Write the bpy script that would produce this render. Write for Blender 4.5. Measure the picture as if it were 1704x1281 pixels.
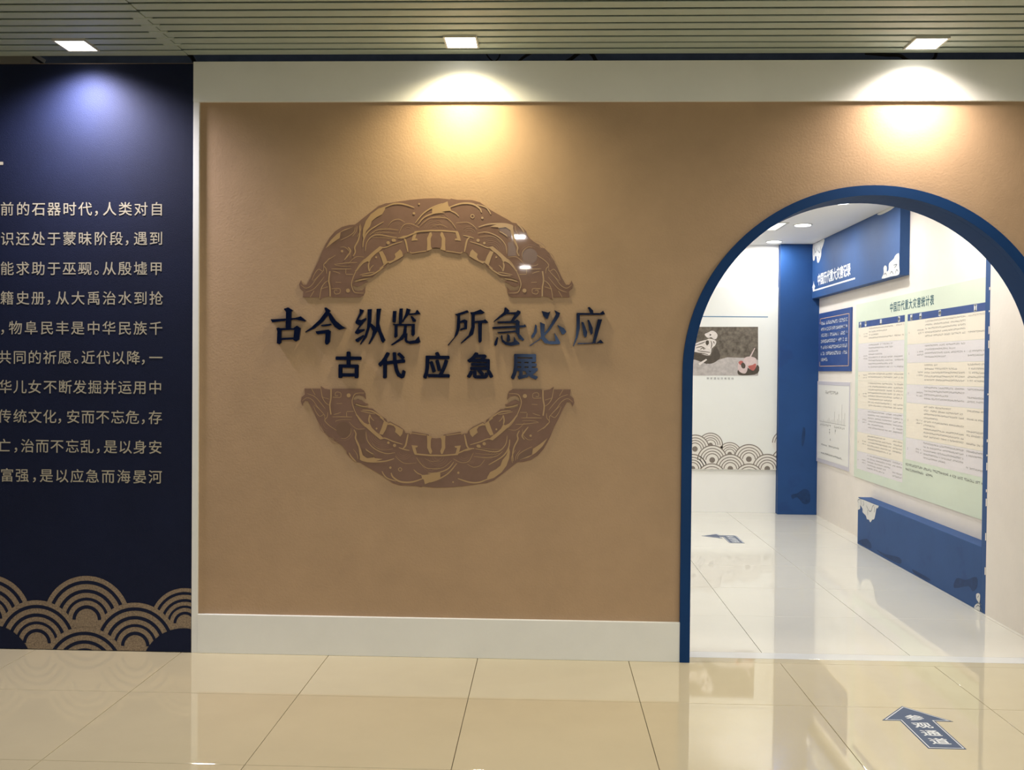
import bpy, bmesh, math, random
import numpy as np
from mathutils import Vector, Matrix
from mathutils.geometry import tessellate_polygon

for o in list(bpy.data.objects):
    bpy.data.objects.remove(o, do_unlink=True)
S = bpy.context.scene
C = S.collection
W, H = 1704, 1281

# ------------------------------------------------------------------ camera
FPX, CH, YAW, PIT, ROL = 1600.71, 1.5309, 0.0352987, -0.0147927, 0.00869399
cy, sy, cp, sp, cr, sr = math.cos(YAW), math.sin(YAW), math.cos(PIT), math.sin(PIT), math.cos(ROL), math.sin(ROL)
FW = Vector((-sy*cp, cy*cp, sp)); R0 = Vector((cy, sy, 0)); U0 = R0.cross(FW)
RT = R0*cr + U0*sr; UP = -R0*sr + U0*cr
cam = bpy.data.cameras.new('camera'); camo = bpy.data.objects.new('camera', cam); C.objects.link(camo)
cam.sensor_width = 36; cam.lens = FPX/W*36; cam.clip_start = 0.05; cam.clip_end = 100
m = Matrix((RT, UP, -FW)).transposed().to_4x4(); m.translation = (0, 0, CH)
camo.matrix_world = m; S.camera = camo
CAM = Vector((0, 0, CH))
def ray(px, py): return FW + RT*((px-W/2)/FPX) - UP*((py-H/2)/FPX)
def on_y(px, py, Y): d = ray(px, py); return CAM + d*(Y/d.y)
def on_x(px, py, X): d = ray(px, py); return CAM + d*(X/d.x)
def on_z(px, py, Z): d = ray(px, py); return CAM + d*((Z-CH)/d.z)

# ------------------------------------------------------------------ world, colour management
w = bpy.data.worlds.new('world'); S.world = w; w.use_nodes = True
w.node_tree.nodes['Background'].inputs[0].default_value = (0.55, 0.6, 0.7, 1)
w.node_tree.nodes['Background'].inputs[1].default_value = 0.25
S.view_settings.view_transform = 'Standard'; S.view_settings.look = 'None'
S.view_settings.gamma = 1; S.view_settings.use_curve_mapping = False
S.view_settings.exposure = 0.0
S.cycles.use_denoising = True
S.cycles.max_bounces = 10; S.cycles.diffuse_bounces = 6; S.cycles.glossy_bounces = 5
S.cycles.sample_clamp_indirect = 6.0
S.cycles.caustics_reflective = False

# light levels (W)
WASH = {'left': (240, (1.0, 0.92, .98)), 'mid': (105, (1.0, 0.84, 0.52)), 'right': (110, (1.0, 0.86, 0.72))}
HALL_W, HALL_COL = 29, (1.0, 0.97, 0.93)
ROOM_W, ROOM_COL = 11, (1.0, 0.985, 0.94)

# ------------------------------------------------------------------ materials
def srgb(r, g, b):
    f = lambda c: (c/255/12.92) if c/255 <= .04045 else ((c/255+.055)/1.055)**2.4
    return (f(r), f(g), f(b))
def mat(name, col, rough=.6, spec=.5, metal=0, var=0.0, vscale=6, bump=0.0, bscale=60, col2=None, patch=None, coat=0, emis=None, estr=0, rvar=0.0):
    m = bpy.data.materials.new(name); m.use_nodes = True
    nt = m.node_tree; b = nt.nodes['Principled BSDF']
    b.inputs['Base Color'].default_value = (*col, 1); b.inputs['Roughness'].default_value = rough
    b.inputs['Specular IOR Level'].default_value = spec; b.inputs['Metallic'].default_value = metal
    b.inputs['Coat Weight'].default_value = coat
    tc = nt.nodes.new('ShaderNodeTexCoord')
    geo = nt.nodes.new('ShaderNodeNewGeometry')
    src = geo.outputs['Position']
    if var or col2:
        n = nt.nodes.new('ShaderNodeTexNoise'); n.inputs['Scale'].default_value = vscale; n.inputs['Detail'].default_value = 6
        n.inputs['Roughness'].default_value = .6
        nt.links.new(src, n.inputs['Vector'])
        mx = nt.nodes.new('ShaderNodeMix'); mx.data_type = 'RGBA'
        c2 = col2 if col2 else tuple(c*(1-var) for c in col)
        mr = nt.nodes.new('ShaderNodeMapRange'); mr.inputs[1].default_value = .3; mr.inputs[2].default_value = .7
        nt.links.new(n.outputs['Fac'], mr.inputs[0]); nt.links.new(mr.outputs[0], mx.inputs[0])
        mx.inputs[6].default_value = (*col, 1); mx.inputs[7].default_value = (*c2, 1)
        out = mx.outputs[2]
        if patch:  # dark touch-up blotches
            n2 = nt.nodes.new('ShaderNodeTexNoise'); n2.inputs['Scale'].default_value = patch[1]; n2.inputs['Detail'].default_value = 3
            nt.links.new(src, n2.inputs['Vector'])
            m2 = nt.nodes.new('ShaderNodeMapRange'); m2.inputs[1].default_value = .64; m2.inputs[2].default_value = .70
            m2.inputs[4].default_value = patch[2]
            nt.links.new(n2.outputs['Fac'], m2.inputs[0])
            mx2 = nt.nodes.new('ShaderNodeMix'); mx2.data_type = 'RGBA'
            nt.links.new(m2.outputs[0], mx2.inputs[0]); nt.links.new(out, mx2.inputs[6]); mx2.inputs[7].default_value = (*patch[0], 1)
            out = mx2.outputs[2]
        nt.links.new(out, b.inputs['Base Color'])
    if rvar:
        n3 = nt.nodes.new('ShaderNodeTexNoise'); n3.inputs['Scale'].default_value = 3; n3.inputs['Detail'].default_value = 4
        nt.links.new(src, n3.inputs['Vector'])
        m3 = nt.nodes.new('ShaderNodeMapRange'); m3.inputs[3].default_value = rough-rvar; m3.inputs[4].default_value = rough+rvar
        nt.links.new(n3.outputs['Fac'], m3.inputs[0]); nt.links.new(m3.outputs[0], b.inputs['Roughness'])
    if bump:
        n4 = nt.nodes.new('ShaderNodeTexNoise'); n4.inputs['Scale'].default_value = bscale; n4.inputs['Detail'].default_value = 4
        nt.links.new(src, n4.inputs['Vector'])
        bp = nt.nodes.new('ShaderNodeBump'); bp.inputs['Strength'].default_value = bump; bp.inputs['Distance'].default_value = .004
        nt.links.new(n4.outputs['Fac'], bp.inputs['Height']); nt.links.new(bp.outputs[0], b.inputs['Normal'])
    if emis:
        b.inputs['Emission Color'].default_value = (*emis, 1); b.inputs['Emission Strength'].default_value = estr
    return m
M = {}
M['brown'] = mat('brown_paint', (.435, .302, .193), .75, .25, var=.10, vscale=5, bump=.25, bscale=90)
M['white'] = mat('white_paint', (.80, .82, .82), .55, .35, var=.05, vscale=4, bump=.08, bscale=50)
M['rwhite'] = mat('room_white_paint', (.78, .73, .68), .6, .3, var=.05, vscale=5, bump=.15, bscale=40)
M['farwhite'] = mat('far_white_paint', (.84, .84, .82), .5, .3, var=.03, vscale=3)
M['navy'] = mat('navy_print', (.005, .0095, .036), .75, .22, var=.2, vscale=3, bump=.35, bscale=260)
M['cream'] = mat('cream_lettering', (.40, .37, .29), .6, .3)
M['gold'] = mat('bronze_glitter_print', (.34, .26, .18), .38, .6, col2=(.12, .085, .06), vscale=120, bump=.4, bscale=200)
M['blue'] = mat('blue_paint', (.024, .078, .235), .6, .3, var=.12, vscale=4, bump=.1, bscale=60, patch=((.018, .055, .19), 4.0, .55))
M['column_blue'] = mat('column_blue_paint', (.012, .060, .205), .6, .3, var=.12, vscale=3, bump=.1, bscale=60, patch=((.01, .04, .16), 3.2, .5))
M['arch'] = mat('arch_blue_paint', (.006, .042, .155), .65, .15, var=.15, vscale=4)
M['acrylic'] = mat('navy_acrylic', (.002, .006, .030), .10, .32)
M['plaque'] = mat('plum_brown_acrylic', (.215, .133, .105), .03, .4, var=.12, vscale=14)
M['plaque_dark'] = mat('dark_plum_print', (.175, .11, .082), .2, .4)
M['plaque_light'] = mat('tan_print', (.40, .27, .145), .25, .4)
M['plaque_edge'] = mat('pale_plum_print', (.29, .18, .125), .2, .4)
M['tile'] = mat('hall_porcelain', (.575, .51, .355), .035, 1.0, var=.05, vscale=3, rvar=.015)
M['rtile'] = mat('room_porcelain', (.72, .70, .635), .04, 1.0, var=.03, vscale=3, rvar=.012)
M['grout'] = mat('grout', (.28, .25, .19), .8, .2, var=.2)
M['stone'] = mat('threshold_stone', (.70, .71, .71), .12, .5, var=.05)
M['slat'] = mat('sage_metal', (.45, .53, .49), .5, .4, var=.06, vscale=2)
M['void'] = mat('plenum_concrete', (.13, .15, .18), .9, .1, var=.3)
M['black'] = mat('black_rubber', (.012, .012, .012), .5, .4, var=.2)
M['bezel'] = mat('white_bezel', (.6, .6, .55), .4, .4, var=.03)
M['lamp'] = mat('lamp_diffuser', (.9, .9, .85), .5, .3, emis=(1, .96, .85), estr=6)
M['rlamp'] = mat('room_lamp_diffuser', (.9, .9, .9), .5, .3, emis=(1, 1, 1), estr=5)
M['arrow'] = mat('slate_blue_vinyl', (.035, .07, .16), .35, .4, var=.1)
M['vinyl'] = mat('white_vinyl', (.75, .78, .82), .35, .4)
M['cloud'] = mat('silver_white_print', (.66, .66, .65), .5, .4, var=.12, vscale=30)
M['cloudline'] = mat('cloud_outline', (.16, .18, .22), .6, .3)
M['roomceil'] = mat('ceiling_white', (.90, .89, .87), .5, .3, var=.02)
M['board'] = mat('pale_grey_board', (.74, .75, .72), .4, .35, var=.02)
M['wcream'] = mat('wave_cream', (.72, .69, .64), .5, .3)
M['wline'] = mat('wave_line', (.25, .215, .185), .5, .3, var=.4, vscale=60)
M['txt'] = mat('grey_type', (.28, .28, .28), .6, .2)
M['txt2'] = mat('soft_grey_type', (.42, .41, .40), .6, .2)
M['green'] = mat('pale_green_board', (.63, .70, .59), .5, .3, var=.06, vscale=2)
M['mint'] = mat('mint_text', (.03, .10, .14), .6, .2)
M['rowcream'] = mat('cream_row', (.78, .72, .62), .5, .3)
M['rowlav'] = mat('lavender_row', (.70, .67, .69), .5, .3)
M['band'] = mat('indigo_band', (.03, .07, .24), .5, .3, var=.05)
M['tan'] = mat('tan_line', (.62, .42, .28), .5, .3)
M['lilac'] = mat('lilac_border', (.56, .54, .60), .5, .3)
M['paper'] = mat('paper_white', (.76, .75, .72), .5, .3)
M['blueline'] = mat('blue_line', (.10, .20, .34), .5, .3)
M['hall'] = mat('hall_wall_paint', (.50, .47, .40), .7, .3, var=.05)
M['bone'] = mat('photo_bone', (.72, .66, .62), .4, .3, var=.2, vscale=50)
M['earth'] = mat('photo_earth', (.20, .17, .135), .4, .3, col2=(.06, .05, .038), vscale=22)
M['sand'] = mat('photo_sand', (.50, .46, .44), .4, .3, var=.3, vscale=25)
M['shade'] = mat('photo_dark_earth', (.085, .07, .055), .4, .3, var=.3, vscale=30)
M['pot'] = mat('photo_pink_clay', (.62, .50, .48), .4, .3, var=.15, vscale=40)
M['potred'] = mat('photo_red_clay', (.45, .13, .11), .4, .3, var=.2, vscale=40)
M['window'] = mat('daylight_pane', (.5, .6, .8), .3, .3, emis=(.5, .68, 1.0), estr=4)

# ------------------------------------------------------------------ helpers
PRINT = {'tan_print', 'dark_print', 'fine_arcs', 'row_text', 'cloud_outline', 'text_line', 'chart', 'chart_title', 'axis_labels', 'caption', 'footnote', 'heading_marks', 'torn_edge', 'border', 'heading_band', 'ring_lines', 'rib_line'}
def link(name, me, ma=None, parent=None):
    o = bpy.data.objects.new(name, me); C.objects.link(o)
    if ma is not None and me is not None and not me.materials: me.materials.append(M[ma])
    if parent is not None: o.parent = parent
    return o
def tag(o, label=None, cat=None, group=None, kind=None):
    if label: o['label'] = label
    if cat: o['category'] = cat
    if group: o['group'] = group
    if kind: o['kind'] = kind
    return o
def empty(name, label, cat, group=None, loc=(0, 0, 0)):
    o = bpy.data.objects.new(name, None); C.objects.link(o); o.location = loc; o.empty_display_size = .1
    bpy.context.view_layer.update()
    return tag(o, label, cat, group)
def child(name, me, ma, parent):
    o = link(name, me, ma, parent)
    if parent.type == 'EMPTY': o.matrix_parent_inverse = Matrix.Translation(-Vector(parent.location))
    if name in PRINT: o['kind'] = 'stuff'
    return o
def mesh_bm(bm, name='m'):
    bmesh.ops.recalc_face_normals(bm, faces=bm.faces)
    me = bpy.data.meshes.new(name); bm.to_mesh(me); bm.free(); return me
def box_into(bm, a, b, bevel=0):
    r = bmesh.ops.create_cube(bm, size=1)
    vs = r['verts']
    for v in vs:
        v.co = Vector([a[i] + (b[i]-a[i])*(v.co[i]+.5) for i in range(3)])
    if bevel:
        es = list({e for v in vs for e in v.link_edges})
        bmesh.ops.bevel(bm, geom=es, offset=bevel, segments=2, affect='EDGES', profile=.5)
def box_me(a, b, bevel=0):
    bm = bmesh.new(); box_into(bm, a, b, bevel); return mesh_bm(bm)
def boxes_me(lst, bevel=0):
    bm = bmesh.new()
    for a, b in lst: box_into(bm, a, b, bevel)
    return mesh_bm(bm)
def frame_me(x0, x1, y0, y1, z0, z1, t):
    o = [(x0, y0), (x1, y0), (x1, y1), (x0, y1)]; i = [(x0+t, y0+t), (x1-t, y0+t), (x1-t, y1-t), (x0+t, y1-t)]
    bm = bmesh.new(); rows = []
    for p, q in zip(o, i): rows.append([bm.verts.new((*p, z0)), bm.verts.new((*q, z0)), bm.verts.new((*q, z1)), bm.verts.new((*p, z1))])
    for a in range(4):
        r0, r1 = rows[a], rows[(a+1) % 4]
        for k in range(4): bm.faces.new((r0[k], r0[(k+1) % 4], r1[(k+1) % 4], r1[k]))
    return mesh_bm(bm)
def slab_hole(a, b, c, d, p, q, r_, t, z0, z1):
    bm = bmesh.new(); rows = []
    for o_, i_ in zip([(a, c), (b, c), (b, d), (a, d)], [(p, r_), (q, r_), (q, t), (p, t)]):
        rows.append([bm.verts.new((*o_, z0)), bm.verts.new((*i_, z0)), bm.verts.new((*i_, z1)), bm.verts.new((*o_, z1))])
    for k0 in range(4):
        r0, r1 = rows[k0], rows[(k0+1) % 4]
        for k in range(4): bm.faces.new((r0[k], r0[(k+1) % 4], r1[(k+1) % 4], r1[k]))
    return mesh_bm(bm)
# planar frame: point = O + u*Ux + v*Vx + d*N
class Plane:
    def __init__(s, O, Ux, Vx, N): s.O, s.U, s.V, s.N = map(Vector, (O, Ux, Vx, N))
    def P(s, u, v, d=0): return s.O + s.U*u + s.V*v + s.N*d
    def uv(s, p): q = p - s.O; return (q.dot(s.U), q.dot(s.V))
def solid(polys, pl, d0, d1):
    """polys: list of 2D outlines; each extruded from depth d0 to d1 along plane normal"""
    V, Fc = [], []
    for poly in polys:
        q = [poly[0]]
        for p in poly[1:]:
            if (p[0]-q[-1][0])**2 + (p[1]-q[-1][1])**2 > 1e-12: q.append(p)
        if len(q) < 3: continue
        ar = sum(q[i][0]*q[(i+1) % len(q)][1]-q[(i+1) % len(q)][0]*q[i][1] for i in range(len(q)))
        if ar < 0: q = q[::-1]
        tr = tessellate_polygon([[Vector((a, b, 0)) for a, b in q]])
        n, base = len(q), len(V)
        V += [pl.P(a, b, d1) for a, b in q]
        flip = pl.U.cross(pl.V).dot(pl.N) < 0
        if d0 is not None:
            V += [pl.P(a, b, d0) for a, b in q]
        for t in tr:
            t = list(t)
            A = [q[i] for i in t]
            s = (A[1][0]-A[0][0])*(A[2][1]-A[0][1])-(A[2][0]-A[0][0])*(A[1][1]-A[0][1])
            if s < 0: t = t[::-1]
            if flip: t = t[::-1]
            Fc.append([base+i for i in t])
            if d0 is not None: Fc.append([base+n+i for i in t[::-1]])
        if d0 is not None:
            for i in range(n):
                j = (i+1) % n
                f = [base+i, base+n+i, base+n+j, base+j]
                Fc.append(f[::-1] if flip else f)
    me = bpy.data.meshes.new('m'); me.from_pydata([tuple(v) for v in V], [], Fc); me.update()
    return me
def smooth(pts, n=5):
    if len(pts) < 3: return pts
    P = [pts[0]] + list(pts) + [pts[-1]]; out = []
    for i in range(1, len(P)-2):
        p0, p1, p2, p3 = P[i-1:i+3]
        for k in range(n):
            t = k/n
            out.append(tuple(.5*((2*b)+(-a+c)*t+(2*a-5*b+4*c-d)*t*t+(-a+3*b-3*c+d)*t**3) for a, b, c, d in zip(p0, p1, p2, p3)))
    out.append(tuple(pts[-1])); return out
def closed_smooth(pts, n=3):
    L = len(pts); out = []
    for i in range(L):
        p0, p1, p2, p3 = pts[i-1], pts[i], pts[(i+1) % L], pts[(i+2) % L]
        for k in range(n):
            t = k/n
            out.append(tuple(.5*((2*b)+(-a+c)*t+(2*a-5*b+4*c-d)*t*t+(-a+3*b-3*c+d)*t**3) for a, b, c, d in zip(p0, p1, p2, p3)))
    return out
def ribbon(pts, wd, taper=True):
    p = smooth(pts, 6) if len(pts) > 2 else pts
    L, Rr = [], []
    n = len(p)
    for i, (x, y) in enumerate(p):
        a = p[max(i-1, 0)]; b = p[min(i+1, n-1)]
        dx, dy = b[0]-a[0], b[1]-a[1]; l = math.hypot(dx, dy) or 1
        t = i/(n-1)
        ww = wd/2*((.35+.65*math.sin(math.pi*min(max(t, .02), .98))**.5) if taper and n > 2 else 1)
        L.append((x-dy/l*ww, y+dx/l*ww)); Rr.append((x+dy/l*ww, y-dx/l*ww))
    return [[L[i], L[i+1], Rr[i+1], Rr[i]] for i in range(n-1)]
def disc(cx, cyy, r, n=24, a0=0, a1=2*math.pi):
    return [(cx+r*math.cos(a0+(a1-a0)*i/n), cyy+r*math.sin(a0+(a1-a0)*i/n)) for i in range(n)]
def ringpolys(cx, cyy, r0, r1, a0=0, a1=math.pi, n=28):
    P = []
    for i in range(n):
        t0, t1 = a0+(a1-a0)*i/n, a0+(a1-a0)*(i+1)/n
        P.append([(cx+r0*math.cos(t0), cyy+r0*math.sin(t0)), (cx+r1*math.cos(t0), cyy+r1*math.sin(t0)),
                  (cx+r1*math.cos(t1), cyy+r1*math.sin(t1)), (cx+r0*math.cos(t1), cyy+r0*math.sin(t1))])
    return P
def clip_poly(poly, x0, x1, y0, y1):
    def cl(P, ax, val, keep_less):
        out = []
        for i in range(len(P)):
            a, b = P[i-1], P[i]
            ia = (a[ax] <= val) == keep_less or a[ax] == val; ib = (b[ax] <= val) == keep_less or b[ax] == val
            if ia != ib:
                t = (val-a[ax])/(b[ax]-a[ax]); out.append((a[0]+(b[0]-a[0])*t, a[1]+(b[1]-a[1])*t))
            if ib: out.append(b)
        return out
    for ax, v, k in ((0, x1, True), (0, x0, False), (1, y1, True), (1, y0, False)):
        poly = cl(poly, ax, v, k)
        if len(poly) < 3: return None
    return poly
def clipall(polys, *b): return [q for q in (clip_poly(p, *b) for p in polys) if q]

# glyphs from Blender's built-in font
_fc = bpy.data.curves.new('glyph', 'FONT'); _fo = bpy.data.objects.new('glyph', _fc); C.objects.link(_fo)
_gc = {}
def glyph(ch, off=0.0):
    k = (ch, off)
    if k not in _gc:
        _fc.body = ch; _fc.offset = off; _fc.resolution_u = 3
        me = bpy.data.meshes.new_from_object(_fo.evaluated_get(bpy.context.evaluated_depsgraph_get()))
        _gc[k] = ([(v.co.x, v.co.y) for v in me.vertices], [tuple(p.vertices) for p in me.polygons])
        bpy.data.meshes.remove(me)
    return _gc[k]
def text_mesh(items, pl, d0, d1):
    """items: (char, u_centre, v_centre, em_u, em_v, bold)"""
    V, Fc = [], []
    exp = []
    for ch, u, v, eu, ev, bold in items:
        n = 1 if not bold else (8 if bold >= .02 else 4)
        for k in range(n):
            a = 2*math.pi*(k+.5)/n
            exp.append((ch, u+(bold*eu*math.cos(a) if bold else 0), v+(bold*ev*math.sin(a) if bold else 0), eu, ev, k))
    dd = d1
    for ch, u, v, eu, ev, k in exp:
        d1 = dd + k*.00004
        gv, gf = glyph(ch); base = len(V)
        q = [(u+(a-.5)*eu, v+(b-.38)*ev) for a, b in gv]
        V += [pl.P(a, b, d1) for a, b in q]
        for f in gf: Fc.append([base+i for i in f])
        if d0 is not None:
            nb = len(V); V += [pl.P(a, b, d0) for a, b in q]
            ec = {}
            for f in gf:
                for i in range(len(f)):
                    e = (f[i], f[(i+1) % len(f)]); ec[e] = ec.get(e, 0)+1
            for (a, b) in ec:
                if (b, a) not in ec: Fc.append([base+a, nb+a, nb+b, base+b])
            for f in gf: Fc.append([nb+i for i in f[::-1]])
    me = bpy.data.meshes.new('m'); me.from_pydata([tuple(p) for p in V], [], Fc); me.update(); return me

D = 5.103          # front face of the arch wall
TH = .213
WT = 3.160         # top of the wall
ZC = 3.20          # underside of slats
FY = 10.60         # far wall of the room
RC = 2.925         # room ceiling
XF, XB = 2.82, 2.94
wallpl = Plane((0, D, 0), (1, 0, 0), (0, 0, 1), (0, -1, 0))
farpl = Plane((0, FY, 0), (1, 0, 0), (0, 0, 1), (0, -1, 0))
def sidepl(X): return Plane((X, 0, 0), (0, -1, 0), (0, 0, 1), (-1, 0, 0))
floorpl = Plane((0, 0, 0), (1, 0, 0), (0, 1, 0), (0, 0, 1))
def wpx(x, y): p = on_y(x, y, D); return (p.x, p.z)
def spx(x, y, X): p = on_x(x, y, X); return (-p.y, p.z)
def fpx(x, y, Y=FY): p = on_y(x, y, Y); return (p.x, p.z)
def gpx(x, y): p = on_z(x, y, 0); return (p.x, p.y)

# ================================================================== SETTING
# ---- hall floor: porcelain tiles
T, GAP = .8, .003
JX, JY = -.3497, 4.4555+.8
fl = tag(link('floor', box_me((-6.2, -9, -.06), (6.2, D+TH, -.009)), 'grout'), 'beige polished porcelain hall floor', kind='structure')
tile_me = box_me((GAP/2, GAP/2, -.010), (T-GAP/2, T-GAP/2, 0), .0012); tile_me.materials.append(M['tile'])
tile_half = box_me((GAP/2, GAP/2, -.010), (T-GAP/2, D-.003-(JY-T), 0), .0012); tile_half.materials.append(M['tile'])
for j in range(-16, 1):
    for i in range(-7, 8):
        y0 = JY - T + (j*T)
        t = bpy.data.objects.new('tile', tile_half if j == 0 else tile_me); C.objects.link(t)
        t.parent = fl; t.location = (JX+i*T, y0, 0)
# ---- threshold and room floor
YS0, YS1 = D+.075, D+.185
tr = tag(link('trim_1', box_me((.72, YS0+.002, -.01), (2.68, YS1-.002, .0005), .001), 'stone'), 'pale stone threshold strip under the arch', kind='structure')
filler = tag(link('trim_2', box_me((.72, D-.002, -.01), (2.68, YS0, 0)), 'tile'), 'strip of beige tile under the arch', kind='structure')
fl2 = tag(link('floor', box_me((-2.6, YS1, -.06), (XB+.1, FY+.05, -.009)), 'grout'), 'cream polished tile floor of the exhibition room', kind='structure')
RX, RY = 1.1936, 6.086
r_full = box_me((GAP/2, GAP/2, -.010), (T-GAP/2, T-GAP/2, 0), .0012); r_full.materials.append(M['rtile'])
for j in range(-2, 6):
    for i in range(-5, 3):
        x0, x1 = RX+i*T, min(RX+(i+1)*T, XB+.02)
        y0, y1 = max(RY+j*T, YS1), min(RY+(j+1)*T, FY)
        if y1-y0 < .05 or x1-x0 < .05: continue
        if x1-x0 > T-.01 and y1-y0 > T-.01:
            me, loc = r_full, (x0, y0, 0)
        else:
            me = box_me((GAP/2, GAP/2, -.010), (x1-x0-GAP/2, y1-y0-GAP/2, 0), .0012); me.materials.append(M['rtile']); loc = (x0, y0, 0)
        t = bpy.data.objects.new('tile', me); C.objects.link(t); t.parent = fl2; t.location = loc

# ---- arch wall
AX, AZ = 1.700, 1.530
RO, RI = .982, .930
def arch_outline(r, n=64, z0=0.0):
    return [(AX-r, z0)] + [(AX-r*math.cos(math.pi*i/n), AZ+r*math.sin(math.pi*i/n)) for i in range(n+1)] + [(AX+r, z0)]
hole = arch_outline(RI+.03)
outl = [(-6.2, 0), (-6.2, WT), (6.2, WT), (6.2, 0)] + hole[::-1]
wf = tag(link('wall_front', solid([outl], wallpl, -TH, 0), 'brown'), 'sand brown painted wall with an arched opening', kind='structure')
xl0, xl1 = wpx(320.5, 900)[0], wpx(330.5, 900)[0]
zft = .5*(wpx(600, 167)[1]+wpx(1500, 173)[1]); zbt = wpx(700, 1027)[1]
tag(link('trim_3', box_me((xl0, D-.016, zft), (6.2, D+.002, WT+.003), .0015), 'white'), 'white fascia band along the top of the brown wall', kind='structure')
tag(link('trim_4', box_me((xl0, D-.014, .0), (xl1, D+.002, zft), .0015), 'white'), 'narrow white upright strip between navy panel and brown wall', kind='structure')
tag(link('baseboard_front', box_me((xl1, D-.018, 0), (AX-RO+.002, D+.002, zbt), .0025), 'white'), 'tall white baseboard under the brown wall, left of the arch', kind='structure')
tag(link('baseboard_right', box_me((AX+RO-.002, D-.018, 0), (6.2, D+.002, zbt), .0025), 'white'), 'tall white baseboard right of the arch', kind='structure')
# arch frame : lining + face ring
def arch_band(ro, ri, y0, y1, n=64):
    a, b = arch_outline(ro, n), arch_outline(ri, n)
    bm = bmesh.new(); rows = []
    for (p, q) in zip(a, b):
        rows.append([bm.verts.new((p[0], y0, p[1])), bm.verts.new((q[0], y0, q[1])), bm.verts.new((q[0], y1, q[1])), bm.verts.new((p[0], y1, p[1]))])
    for r0, r1 in zip(rows, rows[1:]):
        for k in range(4):
            bm.faces.new((r0[k], r0[(k+1) % 4], r1[(k+1) % 4], r1[k]))
    bm.faces.new(rows[0]); bm.faces.new(rows[-1][::-1])
    return mesh_bm(bm)
af = empty('arch_frame', 'deep blue arched door surround set in the brown wall', 'arch', loc=(AX, D, 0))
child('face_ring', arch_band(RO, RI, D-.024, D+.03), 'arch', af)
child('lining', arch_band(RI+.028, RI, D+.031, D+TH+.006), 'arch', af)

# ---- ceiling of slats over the hall
SP, SW = .0915, .068
ceil = tag(link('ceiling', box_me((-6.2, -9, ZC+.5), (6.2, D+.05, ZC+.6)), 'void'), 'dark ceiling slab with sage green metal slats hung below', kind='structure')
def slat_mesh(x0, x1):
    bm = bmesh.new()
    prof = [(.024, .055), (.024, .006), (0, .0045), (0, .001), (.001, 0), (SW-.001, 0), (SW, .001), (SW, .0045), (SW-.024, .006), (SW-.024, .055)]
    A = [bm.verts.new((x0, y, z)) for y, z in prof]; B = [bm.verts.new((x1, y, z)) for y, z in prof]
    for i in range(len(prof)): bm.faces.new((A[i], A[(i+1) % len(prof)], B[(i+1) % len(prof)], B[i]))
    bm.faces.new(A); bm.faces.new(B[::-1]); return mesh_bm(bm)
JS = -1.925
slL, slR = slat_mesh(-6.19, JS-.002), slat_mesh(JS+.002, 6.19)
clip_me = box_me((-.045, -.010, -.002), (.045, .012, .012), .003)
for q in (slL, slR, clip_me): q.materials.append(M['slat'])
YE = 5.094
k = 0
random.seed(3)
while YE-SW-k*SP > -9:
    y = YE-SW-k*SP
    for me, dz in ((slL, -.0035), (slR, 0)):
        s = bpy.data.objects.new('slat', me); C.objects.link(s); s.parent = ceil
        s.location = (0, y+random.uniform(-.0015, .0015), ZC+dz+random.uniform(0, .001))
    if k in (1, 2, 3, 4, 5):
        s = bpy.data.objects.new('joint_clip', clip_me); C.objects.link(s); s.parent = ceil; s.location = (JS-.02, y-.008, ZC-.002)
    k += 1
# ---- outer hall walls
for nm, a, b in (('wall_left', (-6.3, -9, 0), (-6.2, D, ZC+.6)), ('wall_right', (6.2, -9, 0), (6.3, D, ZC+.6))):
    tag(link(nm, box_me(a, b), 'hall'), 'plain hall side wall', kind='structure')
wb = slab_hole(-6.3, 6.3, 0, ZC+.6, -.45, .75, 1.35, 2.4, 9.0, 9.1); wb.transform(Matrix(((1, 0, 0, 0), (0, 0, -1, 0), (0, 1, 0, 0), (0, 0, 0, 1))))
tag(link('wall_back', wb, 'hall'), 'plain hall wall behind the camera', kind='structure')
wn = tag(link('window_1', box_me((-.45, -9.08, 1.35), (.75, -9.05, 2.4)), 'window'), 'daylit window at the back of the hall', kind='structure')
# ---- exhibition room shell
tag(link('wall_far', box_me((-2.6, FY, 0), (XB+.12, FY+.1, RC+.08)), 'farwhite'), 'white far wall of the exhibition room', kind='structure')
tag(link('wall_far_left', box_me((-2.7, D+TH, 0), (-2.6, FY+.1, RC+.08)), 'farwhite'), 'white left wall of the exhibition room', kind='structure')
YN = 6.30  # near end of niche
YL = 8.76  # far end of ledge
tag(link('wall_room_right', solid([[(XF, D+TH), (XB+.12, D+TH), (XB+.12, FY), (XB, FY), (XB, YN-.068), (XF, YN-.068)]], floorpl, 0, RC), 'rwhite'), 'rough white right wall of the exhibition room with a shallow niche', kind='structure')
# ceiling with a square recess
VX0, VX1, VY0, VY1 = 1.78, 2.215, 9.02, 9.47
tag(link('ceiling', slab_hole(-2.6, XB+.1, D+TH, FY, VX0, VX1, VY0, VY1, RC, RC+.08), 'roomceil'), 'smooth white ceiling of the exhibition room', kind='structure')

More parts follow.
